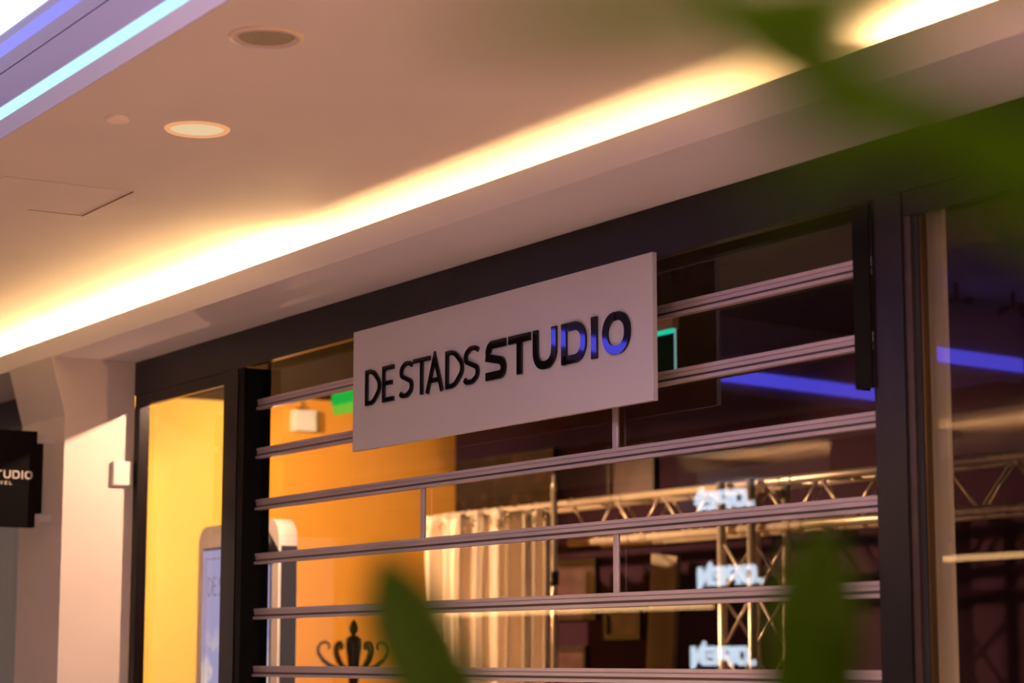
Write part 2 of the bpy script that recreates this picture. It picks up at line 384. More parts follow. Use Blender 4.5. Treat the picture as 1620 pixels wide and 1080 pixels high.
cove('cove_light', -4.0, -1.0, -0.28, 3.054, 'warm cove tube at the upper right end of the fascia')

# ------------------------------------------------------------------ pillar on the left
bm = bmesh.new(); prism(bm, [(0.0, 0), (-0.337, 0), (-0.337, 2.700), (-0.412, 2.9675), (0.0, 2.9675)], 0, -9.98, -9.40)
struct('wall_left', bm, 'pillar')

# ------------------------------------------------------------------ shopfront frame
F = 'frame'
struct('trim_6', B(-9.399, 2.5, -0.002, 0.035, 2.81, 2.967), F)                 # header band
bm = B(-9.399, -8.237, 0.004, 0.03, 2.757, 2.81)
struct('trim_7', bm, F)
bm = B(-9.399, -9.335, 0.0, 0.05, 0, 2.757); struct('trim_8', bm, F)
struct('trim_9', B(-8.40, -8.262, 0.0, 0.03, 0, 2.81), F)
struct('trim_24', B(-8.262, -8.236, 0.006, 0.10, 0, 2.80), F)
struct('trim_25', B(-8.235, -8.185, -0.004, 0.12, 0, 2.805), 'channel')
bm = B(-4.268, -4.15, 0.0, 0.03, 0, 2.81); struct('trim_10', bm, F)
struct('trim_11', B(-4.149, 2.5, 0.004, 0.03, 2.745, 2.81), F)
struct('trim_12', B(-4.149, -4.122, 0.006, 0.028, 0, 2.744), pmat('dark_bronze_bead', (0.035, 0.020, 0.014), 0.35, var=0.3, scale=20))
bm = B(-4.1215, -4.100, 0.012, 0.030, 0, 2.744); struct('trim_13', bm, 'rubber')
struct('trim_14', B(-4.0995, -4.093, 0.016, 0.036, 0, 2.744), 'bead')
# window panes
def window(name, x0, x1, z1, y, mt, z0=0.15):
    wdw = bpy.data.objects.new(name, None); C.objects.link(wdw); wdw.location = (x0, y, z0); wdw['kind'] = 'structure'
    obj('pane', B(0.0, x1-x0, 0, 0.008, 0.0, z1-z0), mt, wdw)
    return wdw
window('window_1', -9.334, -8.263, 2.81, 0.036, 'glass', 0.01)
window('window_2', -8.184, -4.15, 2.967, 0.080, 'glass', 0.01)
window('window_3', -4.088, 2.4, 2.80, 0.038, 'glass', 0.01)
window('window_4', -14.0, -9.981, 2.81, 0.03, 'glass2', 0.01)
struct('trim_15', B(-14, -9.981, 0.0, 0.12, 2.811, 2.967), F)
struct('trim_16', B(-10.06, -9.981, 0.045, 0.12, 0, 2.81), F)
# guide rails of the grille
def rail(name, x0, x1, z0, z1, label):
    t = thing(name, label, 'guide rail', (x0, 0, z0))
    bm = B(0, x1-x0, -0.012, -0.0045, 0, z1-z0); obj('cover', bm, 'channel', t)
    bm = B(0, 0.006, -0.0045, 0.035, 0, z1-z0); obj('lip', bm, 'channel', t)
    return t
rail('guide_rail', -4.330, -4.266, 2.305, 2.800, 'short black grille guide cover at the top of the right post')

# ------------------------------------------------------------------ rolling grille
gr = thing('rolling_grille', 'aluminium rolling grille of ribbed horizontal bars across the shop entrance', 'grille', (-6.2, 0.066, 0))
bars_z = [2.652, 2.446, 2.231, 2.006, 1.779, 1.545, 1.318, 1.09]
for i, z in enumerate(bars_z):
    xr = -4.331 if i < 2 else -4.2695
    x0, x1 = -8.183+6.2, xr+6.2
    prof = [(0.010, -0.022), (0.010, 0.022), (-0.010, 0.022), (-0.010, 0.0108), (-0.0045, 0.0108), (-0.0045, 0.0078), (-0.007, 0.0078), (-0.007, -0.003),
            (-0.0035, -0.003), (-0.0035, -0.0115), (-0.014, -0.0115), (-0.014, -0.022)]
    bm = prism(bmesh.new(), [(p, z+q) for p, q in prof], 0, x0, x1)
    bar = obj('bar', bm, 'alu', gr)
    bm = B(x0, x1, -0.0055, -0.0036, z-0.0113, z-0.0032); obj('groove', bm, 'alu_groove', bar)
def link(x, z1, z0):
    bm = B(x+6.2-0.014, x+6.2+0.014, -0.004, 0.006, z0, z1); obj('link', bev(bm, 0.0015, 1), 'alu', gr)
for i in range(1, len(bars_z)-1):
    xs = [-5.562, -7.97] if i % 2 == 1 else [-6.788]
    for x in ([-5.562] if i % 2 == 1 else [-6.788]): link(x, bars_z[i]-0.022, bars_z[i+1]+0.022)

# ------------------------------------------------------------------ shop sign
sg = thing('shop_sign', 'wide pale grey sign board with raised black lettering on the shopfront', 'sign', (-6.16, -0.03, 2.36))
sx, sz = 6.16, -2.36
obj('board', bev(B(-7.125+sx, -5.199+sx, -0.018, 0.0, 2.363+sz, 2.815+sz), 0.001, 1), 'board', sg)
for x in (-6.95, -6.16, -5.37): obj('spacer', B(x+sx-0.02, x+sx+0.02, 0.0, 0.027, 2.82+sz-0.06, 2.815+sz-0.01), 'darkmetal', sg)
def T3(x0, z0):
    return lambda x, y, d: (x0+x+sx, -d, z0+y+sz)
yl = 0.988                                   # scale of the measured letter boxes on to the board's plane
spec = [('D', -7.026, -6.911, 0), ('E', -6.894, -6.810, 0), ('S', -6.762, -6.669, 0), ('T', -6.663, -6.546, 0), ('A', -6.572, -6.453, 0),
        ('D', -6.434, -6.315, 0), ('S', -6.307, -6.211, 0), ('S', -6.163, -6.038, 1), ('T', -6.018, -5.885, 1), ('U', -5.866, -5.728, 1),
        ('D', -5.697, -5.558, 1), ('I', -5.528, -5.495, 1), ('O', -5.465, -5.318, 1)]
for ch, a, b, bold in spec:
    a *= 0.9985; b *= 0.9985; wd = b-a; t = 0.0275 if bold else 0.0165
    if ch == 'I': t = 0.030
    letter('letter', ch, wd, 0.133, t, bold, T3(a, 2.5235), 0.0185, 0.0265, 'letter', sg)

# ------------------------------------------------------------------ blade sign on the pillar
bl = thing('projecting_sign', 'black projecting sign on the white pillar with small pale lettering', 'sign', (-9.55, -0.42, 2.19))
def bb(*a): return B(a[0]+9.55, a[1]+9.55, a[2]+0.42, a[3]+0.42, a[4]-2.19, a[5]-2.19)
bm = bb(-9.58, -9.53, -1.05, -0.420, 2.190, 2.632); box(bm, 0-0.03, 0.02, -0.0, 0.031, 2.256-2.19, 2.576-2.19)
obj('panel', bm, pmat('black_sign_lacquer', (0.004, 0.0035, 0.004), 0.6, spec=0.05), bl)
obj('bracket', bb(-9.575, -9.535, -0.419, -0.3375, 2.580, 2.612), 'silver', bl)
obj('bracket', bb(-9.575, -9.535, -0.419, -0.3375, 2.218, 2.250), 'silver', bl)
def TB(y0, z0): return lambda x, y, d: (0.02+d, y0+x+0.42, z0+y-2.19)
y0 = -0.6605
for ch, wd in zip('STUDIO', (0.036, 0.034, 0.034, 0.034, 0.008, 0.036)):
    letter('letter', ch, wd, 0.037, 0.0068, 1, TB(y0, 2.410), 0.0, 0.002, 'signletter', bl); y0 += wd + 0.008
for k, ch in enumerate('VEL'):
    letter('small_letter', ch, 0.012, 0.015, 0.0028, 0, TB(-0.589+k*0.021, 2.382), 0.0, 0.002, 'signletter', bl)

# white cover plate on the pillar's side
cp = obj('wall_plate', bev(B(-9.3995, -9.375, -0.105, -0.008, 2.388, 2.500), 0.004, 2), 'white', smooth=False)
tag(cp, 'small square white cover plate on the lit side of the pillar', 'cover plate')

# ------------------------------------------------------------------ ceiling fittings
def downlight(x, label):
    t = thing('downlight', label, 'downlight', (x, DY, ZC), 0, 'recessed downlights in the walkway ceiling')
    obj('trim_ring', lathe(bmesh.new(), [(0.078, -0.001), (0.080, -0.006), (0.092, -0.006), (0.096, -0.001), (0.078, -0.001)], 48), 'e_ring', t, True)
    obj('reflector', lathe(bmesh.new(), [(0.079, -0.003), (0.074, 0.03), (0.060, 0.07), (0.040, 0.085)], 48), 'reflector', t, True)
    obj('lens', lathe(bmesh.new(), [(0.001, 0.068), (0.060, 0.068), (0.060, 0.072), (0.001, 0.072)], 32), 'e_down', t)
    lamp('downlight_lamp', 'SPOT', (0, 0, 0.060), 350.0, (1.0, 0.60, 0.36), t, None, 0.04, math.radians(112), 0.8)
    return t
downlight(down_x[0], 'warm glowing recessed round downlight in the walkway ceiling')
downlight(down_x[1], 'recessed round downlight nearest the camera, above the right window')
sp = thing('ceiling_speaker', 'unlit round ceiling speaker with olive cloth cover', 'speaker', (-4.722, -1.568, ZC))
obj('rim', lathe(bmesh.new(), [(0.070, -0.001), (0.072, -0.005), (0.084, -0.007), (0.093, -0.004), (0.094, -0.0005), (0.070, -0.001)], 48), 'cream', sp, True)
obj('clear_ring', lathe(bmesh.new(), [(0.0735, -0.0055), (0.0785, -0.0085), (0.0820, -0.0065)], 48), 'silver', sp, True)
obj('cover', lathe(bmesh.new(), [(0.0005, -0.0045), (0.066, -0.0045), (0.071, -0.001)], 48), 'speaker', sp)
sd = obj('detector_disc', lathe(bmesh.new(), [(0.0005, -0.012), (0.030, -0.012), (0.034, -0.009), (0.034, -0.0005)], 40), pmat('light_cream_plastic', (0.95, 0.80, 0.68), 0.5), None, False, (-5.684, -1.577, ZC))
tag(sd, 'small round cream detector disc on the ceiling beside the glowing downlight', 'detector')
ap = thing('access_panel', 'flush square access panel in the ceiling above the pillar', 'access panel', (-7.05, -1.16, ZC))
obj('hatch', B(0.006, 0.46, -0.44, -0.006, -0.0015, -0.0002), 'plaster', ap)
obj('joint', B(0.0, 0.462, -0.006, 0.0, -0.003, -0.0002), pmat('joint_line', (0.22, 0.13, 0.08), 0.8), ap)
obj('joint', B(0.0, 0.004, -0.20, -0.006, -0.0022, -0.0002), pmat('joint_line', (0.40, 0.26, 0.18), 0.8), ap)

# ------------------------------------------------------------------ shop interior
struct('floor', B(-15.0, 2.4, 0.13, 6.0, 0.0005, 0.01), 'shopfloor')
struct('ceiling', B(-15.0, 2.4, 0.121, 6.0, 3.50, 3.55), 'dark_ceiling')
struct('wall_left', B(-14.80, -14.69, 0.121, 3.125, 0.01, 3.50), 'yellow')
struct('wall_side', B(-14.80, -14.25, 3.126, 4.60, 0.01, 3.50), 'orange')
struct('wall_back', B(-14.80, 2.4, 4.601, 4.75, 0.01, 3.50), 'plum')
struct('wall_right', B(2.401, 2.5, 0.121, 4.75, 0.01, 3.50), 'plum')
struct('wall_partition', B(-14.68, -9.99, 0.135, 0.16, 0.01, 2.82), 'olive')
struct('trim_18', B(-4.270, -4.156, 0.15, 0.165, 0.01, 2.825), 'beige')
struct('wall_inner', B(-9.0, 2.4, 0.125, 0.135, 2.90, 3.499), 'dark_ceiling')

# totem display
tt = thing('display_totem', 'tall white framed advertising display with rounded corners inside the window', 'display', (-9.97, 0.80, 0.01))
def rrect(w, h, r, n=8):
    pts = []
    for cx, cz, a0 in ((w/2-r, h-r, 0), (-w/2+r, h-r, PI/2)):
        for k in range(n+1):
            a = a0 + PI/2*k/n; pts.append((cx+r*math.cos(a), cz+r*math.sin(a)))
    pts += [(-w/2, 0), (w/2, 0)]
    return pts
TW = 0.96
obj('housing', prism(bmesh.new(), rrect(TW, 2.265, 0.10), 1, 0.0, 0.10), 'white', tt)
obj('side_cladding', B(TW/2-0.0, TW/2+0.002, 0.012, 0.098, 0.02, 2.13), 'darkmetal', tt)
obj('screen_frame', B(-TW/2+0.075, TW/2-0.075, -0.004, -0.0002, 0.5, 2.150), 'darkmetal', tt)
sc = obj('screen', B(-TW/2+0.085, TW/2-0.085, -0.008, -0.0042, 0.51, 2.138), 'screen', tt)
# printed heading on the screen
def TS(x0, z0): return lambda x, y, d: (x0+x, -0.0082-d, z0+y)
xx = -TW/2+0.15
for ch, wd, gap in (('D', .055, .012), ('E', .045, .022), ('S', .045, .010), ('T', .045, .008), ('A', .055, .010), ('D', .055, .010), ('S', .045, .02)):
    letter('printed_letter', ch, wd, 0.095, 0.006, 0, TS(xx, 1.905), 0, 0.0008, 'printgrey', sc); xx += wd+gap
bm = B(-TW/2+0.12, TW/2-0.12, -0.0092, -0.0082, 2.092, 2.096); box(bm, -TW/2+0.115, -TW/2+0.119, -0.0092, -0.0082, 0.6, 2.096)
obj('printed_line', bm, 'printgrey', sc)

# coat rack
cr = thing('coat_rack', 'dark polished wooden coat stand with curled hooks', 'coat stand', (-11.35, 2.2, 0.01))
obj('pole', lathe(bmesh.new(), [(0.0, 0.0), (0.03, 0.0), (0.03, 0.6), (0.024, 0.9), (0.030, 1.2), (0.026, 1.40), (0.034, 1.50), (0.040, 1.58), (0.052, 1.66), (0.050, 1.70), (0.030, 1.715), (0.012, 1.722), (0.010, 1.735)], 24), 'darkwood', cr, True)
obj('finial', lathe(bmesh.new(), [(0.010, 1.725), (0.024, 1.737), (0.029, 1.757), (0.026, 1.775), (0.015, 1.80), (0.003, 1.812)], 24), 'darkwood', cr, True)
def arm(a, rr):
    pts = []; ca, sa = math.cos(a), math.sin(a)
    prof = [(0.03, 1.50), (0.07, 1.515), (0.12, 1.54), (0.16, 1.575), (0.185, 1.615), (0.188, 1.65), (0.172, 1.675), (0.148, 1.682), (0.130, 1.668), (0.128, 1.648), (0.138, 1.638)]
    for r, z in prof: pts.append((r*ca*rr, r*sa*rr, z))
    return tube(bmesh.new(), pts, [0.016, .015, .014, .013, .011, .010, .009, .009, .008, .008, .006], 10)
base = math.atan2(_c, _s)                    # the picture's right-hand direction in plan
for k in range(6): obj('hook', arm(base + PI/3*k + 0.12, 1.12), 'darkwood', cr, True)
for k in range(4):
    a = PI/4+PI/2*k; ca, sa = math.cos(a), math.sin(a)
    obj('foot', tube(bmesh.new(), [(0.02*ca, 0.02*sa, 0.30), (0.12*ca, 0.12*sa, 0.22), (0.2*ca, 0.2*sa, 0.08), (0.27*ca, 0.27*sa, 0.016)], [0.016, .015, .014, .014], 10), 'darkwood', cr, True)

# white box on the orange wall
wb = thing('wall_box', 'white rectangular lamp box hanging high on the orange wall', 'box', (-14.25, 3.265, 3.25))
obj('casing', bev(B(0.01, 0.10, -0.088, 0.088, 0.0, 0.155), 0.004, 2), 'white', wb)
obj('holder', B(0.0, 0.012, -0.05, 0.05, 0.05, 0.11), 'darkmetal', wb)
obj('cable', tube(bmesh.new(), [(0.05, -0.01, 0.155), (0.05, -0.01, 0.20), (0.04, -0.01, 0.248)], 0.005, 8), 'darkmetal', wb)
obj('clip', B(0.045, 0.055, -0.06, 0.05, 0.168, 0.174), 'darkmetal', wb)

# exit signs
es = thing('exit_sign', 'edge lit green glass exit sign hanging behind the grille right of the sign board', 'exit sign', (-8.62, 2.5, 3.0))
obj('lamp_housing', B(-0.20, 0.085, -0.02, 0.02, 0.222, 0.275), 'cream', es)
obj('glass_plate', B(-0.19, 0.078, -0.004, 0.004, 0.0, 0.222), pmat('dark_green_acrylic', (0.0, 0.05, 0.035), 0.15), es)
obj('lit_edge', B(-0.19, 0.078, -0.0065, -0.0045, 0.200, 0.222), 'e_teal', es)
obj('side_edge', B(0.078, 0.084, -0.004, 0.004, 0.0, 0.222), 'e_pale', es)
obj('hanger', cyl(bmesh.new(), (-0.06, 0, 0.275), (-0.06, 0, 0.499), 0.006, 10), 'darkmetal', es)
e2 = thing('exit_sign', 'green glowing exit sign hanging at the left behind the sign board', 'exit sign', (-12.02, 2.5, 3.14))
obj('sign_face', B(-0.20, 0.30, -0.02, 0.02, 0.055, 0.15), 'e_green', e2)
obj('lower_edge', B(-0.18, 0.30, -0.02, 0.02, 0.0, 0.055), 'e_lime', e2)
obj('hanger', cyl(bmesh.new(), (0.1, 0, 0.15), (0.1, 0, 0.359), 0.006, 10), 'darkmetal', e2)

# dark collage and picture frames on the plum wall
ac = thing('wall_collage', 'dark speckled collage panel at the left end of the plum wall', 'picture', (-14.24, 4.60, 2.55))
obj('panel', B(0.10, 1.45, -0.05, -0.001, 0.05, 0.53), 'art', ac)
obj('edge', B(0.08, 0.10, -0.05, -0.001, 0.05, 0.53), 'pframe', ac)
pic_m = pmat('plum_print', (0.10, 0.045, 0.06), 0.4, var=0.5, scale=6)
def picture(x, z, wd, h, label):
    t = thing('picture_frame', label, 'picture', (x, 4.60, z), 0, None)
    bm = B(0, wd, -0.03, -0.001, 0, 0.035); box(bm, 0, wd, -0.03, -0.001, h-0.035, h); box(bm, 0, 0.035, -0.03, -0.001, 0.035, h-0.035); box(bm, wd-0.035, wd, -0.03, -0.001, 0.035, h-0.035)
    obj('frame', bm, 'pframe', t); obj('print', B(0.035, wd-0.035, -0.012, -0.001, 0.035, h-0.035), pic_m, t)
picture(-12.88, 1.86, 0.58, 0.42, 'black picture frame right of the curtain at eye level')
picture(-12.95, 1.30, 0.52, 0.38, 'black picture frame lowest behind the bottom grille bar')
picture(-12.20, 1.72, 0.42, 0.20, 'small black picture frame left of the leaning board')
picture(-12.15, 2.66, 0.55, 0.36, 'black picture frame above the truss')
lb = obj('leaning_board', prism(bmesh.new(), [(-11.62, 0.01), (-11.32, 0.01), (-11.12, 2.24), (-11.40, 2.27)], 1, 4.40, 4.43), 'wood', loc=None)  # panel added in place of a slanted pale reflection in the glass
lb.data.transform(Matrix.Rotation(0, 4, 'X'))
tag(lb, 'pale board leaning at a slant behind the grille below the truss', 'board')

# truss ------------------------------------------------------------------
tr = thing('lighting_truss', 'horizontal aluminium box truss spanning the shop behind the grille', 'truss', (-10.0, 3.70, 2.31))
TX0, TX1 = -13.0+10.0, -5.2+10.0
RT_ = 0.025
for y, z, nm in ((0, 0.25, 'upper_chord'), (0.25, 0.25, 'upper_chord'), (0, 0, 'lower_chord'), (0.25, 0, 'lower_chord')):
    x0 = TX0 if z > 0.1 else -11.30+10.0
    ch = obj(nm, cyl(bmesh.new(), (x0, y, z), (TX1, y, z), RT_, 20), 'truss', tr, True)
    x = x0+0.55
    while x < TX1-0.3:
        for dx in (0, 0.10): obj('collar', cyl(bmesh.new(), (x+dx, y, z), (x+dx+0.016, y, z), RT_+0.003, 20), 'truss', ch, True)
        x += 1.62
pitch = 0.24
nseg = int((TX1+1.30)/pitch)
for j in range(nseg):
    a = -1.28+j*pitch; b = a+pitch
    up = j % 2
    for (ya, za, yb_, zb) in (((0, 0, 0, 0.25) if up else (0, 0.25, 0, 0)), ((0.25, 0.25, 0.25, 0) if up else (0.25, 0, 0.25, 0.25)), ((0, 0.25, 0.25, 0.25) if up else (0.25, 0.25, 0, 0.25))):
        if j < 30: obj('diagonal', cyl(bmesh.new(), (a, ya, za), (b, yb_, zb), 0.009, 8), 'truss', tr, True)
tw = thing('truss_tower', 'upright aluminium truss tower standing under the horizontal truss', 'truss', (-9.66, 3.635, 0.01))
def twr():
    for x in (0, 0.27):
        for y in (0, 0.25): obj('leg', cyl(bmesh.new(), (x, y, 0), (x, y, 2.57), 0.025, 18), 'truss', tw, True)
    for j in range(7):
        z0 = 0.08+j*0.31; z1 = z0+0.31
        for a, b in (((0, 0), (0.27, 0)), ((0.27, 0.25), (0, 0.25)), ((0.27, 0), (0.27, 0.25)), ((0, 0.25), (0, 0))):
            p, q = (a, b) if j % 2 else (b, a)
            obj('diagonal', cyl(bmesh.new(), (*p, z0), (*q, z1), 0.009, 8), 'truss', tw, True)
    obj('base_plate', B(-0.06, 0.33, -0.06, 0.33, 0.0, 0.008), 'truss', tw)
twr()
st = thing('tripod_stand', 'slim metal stand pole at the right edge of the curtain', 'stand', (-10.96, 3.36, 0.01))
obj('pole', cyl(bmesh.new(), (0, 0, 0.35), (0, 0, 2.60), 0.020, 16), 'truss', st, True)
obj('spigot', lathe(bmesh.new(), [(0.013, 2.60), (0.017, 2.61), (0.017, 2.635), (0.010, 2.645), (0.010, 2.69), (0.004, 2.70)], 16), 'truss', st, True)
obj('clamp', lathe(bmesh.new(), [(0.021, 2.02), (0.028, 2.03), (0.028, 2.06), (0.024, 2.065), (0.028, 2.075), (0.028, 2.10), (0.021, 2.11)], 16), 'darkmetal', st, True)
for k in range(3):
    a = -PI/2+2*PI*k/3; obj('leg', cyl(bmesh.new(), (0.02*math.cos(a), 0.02*math.sin(a), 0.55), (0.22*math.cos(a), 0.22*math.sin(a), 0.012), 0.012, 10), 'truss', st, True)

# curtain ------------------------------------------------------------------
cu = thing('curtain', 'cream curtain hanging from the truss by metal eyelets', 'curtain', (-12.85, 3.62, 0.0))
def curtain_bm():
    bm = bmesh.new(); n = 260; W = 1.60; rows = []
    zt = lambda s: 2.545 - 0.022*s + 0.018*math.cos(s*2*PI*6.5)
    for iz in range(30):
        f = iz/29; row = []
        for i in range(n+1):
            s = i/n
            amp = 0.042 + 0.014*math.sin(s*17+1) + 0.008*f
            x = s*W + (0.014*math.sin(s*31+f*1.3) + 0.010*math.sin(f*3+s*9)) - 0.055*f*(1-s) 
            y = -0.085 + amp*math.sin(s*2*PI*8 + 0.7*math.sin(s*11) + 0.25*f) + 0.012*math.sin(s*2*PI*19+f)
            z = zt(s)*(1-f) + 0.06*f
            row.append(bm.verts.new((x, y, z)))
        rows.append(row)
    for a in range(29):
        for i in range(n): bm.faces.new((rows[a][i], rows[a][i+1], rows[a+1][i+1], rows[a+1][i]))
    return bm
co = obj('cloth', curtain_bm(), 'curtain', cu, True)
sm = co.modifiers.new('thickness', 'SOLIDIFY'); sm.thickness = 0.003
for k in range(8):
    x = 0.10+k*0.21
    e = obj('eyelet', lathe(bmesh.new(), [(0.014, -0.004), (0.024, -0.004), (0.026, 0.0), (0.024, 0.004), (0.014, 0.004), (0.014, -0.004)], 20), 'brass', cu, True, (x, -0.13, 2.475))
    e.rotation_euler = (PI/2, 0, 0.5*(1 if k % 2 else -1))
    pts = [(x+0.0, -0.13, 2.478), (x+0.004, -0.12, 2.52), (x+0.006, -0.07+0.08*0, 2.575), (x+0.004, 0.02, 2.625), (x, 0.11, 2.59)]
    obj('tie', tube(bmesh.new(), [(x, -0.13, 2.478), (x, -0.10, 2.53), (x, 0.03, 2.53), (x, 0.115, 2.56), (x, 0.08, 2.592), (x, 0.045, 2.57)], 0.0045, 8), 'white', cu, True)

# spotlights of the shop (they light the walls, the curtain and the pillar outside; the soffit and display ones are added)
def spotlight(loc, aim, watts, col, label, ang=70, size=0.03, blend=0.5):
    t = thing('track_spotlight', label, 'spotlight', loc, 0, 'ceiling spotlights inside the shop')
    d = (Vector(aim)-Vector(loc)).normalized()
    obj('can', cyl(bmesh.new(), -d*0.16, -d*0.02, 0.04, 20, 0.05), 'darkmetal', t, True)
    obj('lens', cyl(bmesh.new(), -d*0.022, -d*0.014, 0.042, 20), 'e_spot', t)
    obj('stem', cyl(bmesh.new(), -d*0.09, (-d.x*0.09, -d.y*0.09, 3.4999-loc[2]), 0.008, 10), 'darkmetal', t)
    l = lamp('spotlight_lamp', 'SPOT', (0, 0, 0), watts, col, t, None, size, math.radians(ang), blend)
    l.rotation_euler = d.to_track_quat('-Z', 'Y').to_euler()
    return t
WARM = (1.0, 0.66, 0.36)
spotlight((-12.2, 0.9, 3.25), (-14.69, 2.4, 2.1), 600, WARM, 'ceiling spotlight aimed at the yellow wall', 110, 0.05, 0.8)
spotlight((-11.0, 1.3, 3.25), (-14.25, 3.0, 2.3), 420, WARM, 'ceiling spotlight aimed at the orange wall', 60, 0.04, 0.8)
spotlight((-13.6, 1.6, 3.28), (-12.0, 3.6, 1.7), 900, (1.0, 0.58, 0.32), 'ceiling spotlight aimed at the curtain', 62, 0.04, 0.7)
spotlight((-8.25, 0.70, 3.09), (-9.4, -0.2, 1.6), 270, (1.0, 0.60, 0.38), 'ceiling spotlight shining out at the pillar', 80, 0.03, 0.4)
spotlight((-9.1, 0.5, 2.17), (-8.8, -0.25, 2.968), 16, (1.0, 0.50, 0.25), 'hanging spotlight turned up towards the soffit beside the display', 110, 0.01, 0.5)  # unseen lamp added for the patch the display bounces onto the soffit
spotlight((-11.6, 1.5, 3.25), (-9.8, 3.7, 2.3), 560, (1.0, 0.60, 0.32), 'ceiling spotlight aimed at the truss', 46, 0.04, 0.8)

spotlight((-9.25, 0.22, 3.30), (-9.97, 0.80, 1.7), 130, (1.0, 0.50, 0.25), 'ceiling spotlight aimed at the tall display', 70, 0.03, 0.8)  # lamp added to brighten the display's front

# ------------------------------------------------------------------ other side of the mall (seen only as reflections in the glass)
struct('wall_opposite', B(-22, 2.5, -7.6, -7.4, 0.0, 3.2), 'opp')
struct('ceiling', B(-22, 2.5, -7.4, -6.12, 3.20, 3.24), 'plaster')
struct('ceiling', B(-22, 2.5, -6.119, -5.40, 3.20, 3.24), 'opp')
struct('trim_19', B(-13.9, -8.0, -6.52, -6.50, 2.99, 3.085), 'fascia')
struct('trim_20', B(-13.9, -8.0, -7.39, -6.521, 2.99, 3.0), 'fascia')
struct('trim_22', B(-12.25, -11.2, -6.9, -6.49, 2.9, 3.199), 'rubber')
struct('trim_23', B(-14.3, -13.9, -7.39, -6.3, 2.6, 3.199), 'rubber')
struct('trim_21', B(-22, 2.5, -5.44, -5.40, 3.24, 3.60), 'coffer')
co2 = obj('cove_light', cyl(bmesh.new(), (-13.85, -6.64, 3.06), (-8.2, -6.64, 3.06), 0.012, 10), 'e_cove_far')
tag(co2, 'long warm cove tube on the opposite side of the mall', 'lamp')
# blue strips round the ceiling recess, across the mall
def blue(xa, ya, xb, yb, label):
    t = thing('blue_strip_light', label, 'strip light', (xa, ya, 3.21), 0, 'blue strips across the mall ceiling')
    dx, dy = xb-xa, yb-ya
    bm = bmesh.new(); prism(bm, [(0, 0), (dx, dy), (dx-0.012, dy), (-0.012, 0)], 2, 0, 0.078); obj('strip', bm, 'e_blue', t)
    bm = bmesh.new(); prism(bm, [(-0.0125, 0), (dx-0.0125, dy), (dx-0.05, dy), (-0.05, 0)], 2, -0.06, 0.391); obj('backing', bm, 'coffer', t)
blue(-9.24, -2.32, -9.58, -3.40, 'blue light strip across the mall ceiling, mirrored in the letters of the sign')
blue(-9.93, -3.50, -10.22, -5.15, 'blue light strip across the mall ceiling, reflected in the grilled glass')
blue(-8.62, -3.95, -8.76, -5.05, 'short blue light strip, reflected in the right window')
# lit lettering of a shop opposite
op = thing('lit_lettering', 'white lit capital lettering of a shop opposite, mirrored in the glass', 'sign', (-13.4, -6.50, 1.5))
def TO(x0, z0): return lambda x, y, d: (x0-x+13.4, d, z0+y-1.5)
for zr in (2.765, 2.165, 1.54):
    x = -13.17 if zr > 2.7 else (-13.06 if zr > 2 else -13.16)
    for ch, wd in (('.', 0.06), ('O', 0.17), ('P', 0.17), ('E', 0.15), ('N', 0.17)):
        letter('lit_letter', ch, wd, 0.15 if ch != '.' else 0.05, 0.042, 0, TO(x, zr), 0, 0.03, 'e_open', op); x -= wd+0.025
wl = obj('strip_lamp', B(-17.9, -13.7, -6.5, -6.47, 1.985, 2.03), 'e_warm'); tag(wl, 'warm horizontal strip lamp low on the opposite shopfront', 'lamp')
wl = obj('strip_lamp', B(-11.1, -9.0, -6.5, -6.47, 2.25, 2.29), 'e_warm'); tag(wl, 'short warm strip lamp opposite the right window', 'lamp')
# spotlights / sprinklers hanging under the mall ceiling: dark marks in the reflection
for x, y, lb_ in ((-8.40, -2.97, 'dark double spotlight under the mall ceiling, reflected above the second grille bar'),
                  (-8.42, -4.22, 'dark double spotlight under the mall ceiling, reflected at the left of the right window'),
                  (-8.46, -4.68, 'dark double spotlight under the mall ceiling, reflected at the right edge of the right window')):
    t = thing('ceiling_spotlight', lb_, 'spotlight', (x, y, 3.50))
    obj('stem', cyl(bmesh.new(), (0, 0, 0), (0, 0, 0.101), 0.012, 10), 'darkmetal', t)
    obj('spot_can', cyl(bmesh.new(), (-0.10, 0, 0.0), (-0.01, 0.03, 0.01), 0.022, 12, 0.014), 'darkmetal', t, True)
    obj('spot_can', cyl(bmesh.new(), (0.01, -0.03, 0.0), (0.10, 0, -0.01), 0.014, 12, 0.022), 'darkmetal', t, True)

# ------------------------------------------------------------------ palm in front of the camera (out of focus)
pl = thing('potted_palm', 'out of focus green strap leaved palm close to the camera', 'plant', (-0.80, -2.95, 0.0))
PO = Vector((-0.80, -2.95, 0.0))
obj('pot', lathe(bmesh.new(), [(0.001, 0.0), (0.17, 0.0), (0.21, 0.42), (0.225, 0.42), (0.225, 0.45), (0.20, 0.45), (0.195, 0.40)], 40), 'pot', pl, True)
obj('soil', lathe(bmesh.new(), [(0.001, 0.405), (0.198, 0.40)], 40), 'soil', pl)
obj('stem', tube(bmesh.new(), [(0, 0, 0.38), (0.01, 0.01, 0.7), (-0.01, 0.0, 1.0), (0, 0.01, 1.15)], [0.035, .03, .026, .02], 12), 'stem', pl, True)
def bez(p, n=28):
    P = [Vector(q) for q in p]; out = []
    for i in range(n+1):
        t = i/n; Q = P[:]
        while len(Q) > 1: Q = [Q[k]*(1-t)+Q[k+1]*t for k in range(len(Q)-1)]
        out.append(Q[0])
    return out
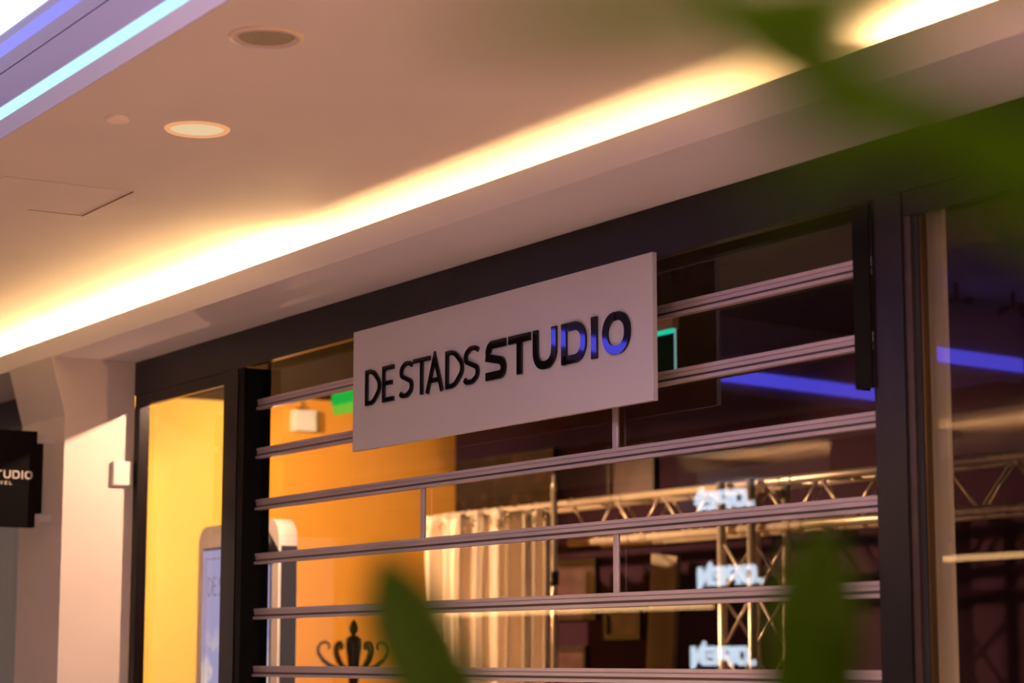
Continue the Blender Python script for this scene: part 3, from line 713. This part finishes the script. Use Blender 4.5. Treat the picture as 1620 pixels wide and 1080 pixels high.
def catmull(p, m=10):
    P = [Vector(q) for q in p]; P = [P[0]*2-P[1]] + P + [P[-1]*2-P[-2]]; out = []
    for i in range(1, len(P)-2):
        a, b, c, d = P[i-1:i+3]
        for k in range(m):
            t = k/m; out.append(0.5*((2*b)+(c-a)*t+(2*a-5*b+4*c-d)*t*t+(3*b-a-3*c+d)*t**3))
    out.append(P[-2]); return out
def leaf(ctrl, width, facing, mt='leaf', base=0.3):
    """strap leaf along a world-space Bezier; facing = direction its flat side looks"""
    pts = [p-PO for p in catmull(ctrl)]; bm = bmesh.new(); rows = []; n = len(pts)
    fv = Vector(facing).normalized()
    for i, p in enumerate(pts):
        t = i/(n-1); d = (pts[min(i+1, n-1)]-pts[max(i-1, 0)]).normalized()
        s = d.cross(fv).normalized(); nn = s.cross(d).normalized()
        wd = width*(base+(1-base)*math.sin(min(t/0.45, 1)*PI/2))*(1 if t < 0.75 else max(0.02, 1-((t-0.75)/0.25)**2.2))
        row = []
        for k in range(5):
            u = (k-2)/2; row.append(bm.verts.new(p+s*wd/2*u+nn*(-0.18*wd*(1-abs(u)))))
        rows.append(row)
    for i in range(n-1):
        for k in range(4): bm.faces.new((rows[i][k], rows[i][k+1], rows[i+1][k+1], rows[i+1][k]))
    o = obj('leaf', bm, mt, pl, True)
    m = o.modifiers.new('thickness', 'SOLIDIFY'); m.thickness = 0.0008
    return o
toC = (0.84, -0.52, -0.15)
crown = PO+Vector((0, 0.01, 1.13))
leaf([crown, (-0.8595, -3.231, 1.4661), (-0.9427, -3.2364, 1.556), (-0.9856, -3.2436, 1.6098), (-1.0252, -3.2439, 1.6574)], 0.046, toC)
leaf([crown, (-0.8168, -3.1156, 1.4338), (-0.8832, -3.0629, 1.5479), (-0.8742, -3.0666, 1.613), (-0.8867, -3.0466, 1.6753)], 0.052, toC)
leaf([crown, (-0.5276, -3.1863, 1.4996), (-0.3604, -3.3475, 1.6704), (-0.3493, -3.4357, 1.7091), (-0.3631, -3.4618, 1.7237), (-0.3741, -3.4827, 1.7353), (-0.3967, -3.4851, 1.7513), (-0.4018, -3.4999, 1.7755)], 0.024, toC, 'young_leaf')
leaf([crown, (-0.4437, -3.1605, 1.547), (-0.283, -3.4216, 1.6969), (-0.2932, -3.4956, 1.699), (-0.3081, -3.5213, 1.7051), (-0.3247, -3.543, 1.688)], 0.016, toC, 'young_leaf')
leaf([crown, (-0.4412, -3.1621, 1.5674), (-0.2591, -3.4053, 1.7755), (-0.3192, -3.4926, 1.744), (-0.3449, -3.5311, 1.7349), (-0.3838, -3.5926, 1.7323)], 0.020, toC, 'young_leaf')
leaf([crown, crown+Vector((0.3, 0.2, 0.25)), crown+Vector((0.55, 0.4, 0.0))], 0.04, (0, 0, 1))
leaf([crown, crown+Vector((0.35, -0.15, 0.15)), crown+Vector((0.5, -0.2, -0.2))], 0.04, (0, 0, 1))
leaf([crown, crown+Vector((-0.3, 0.25, 0.05)), crown+Vector((-0.5, 0.35, -0.35))], 0.04, (0, 0, 1))
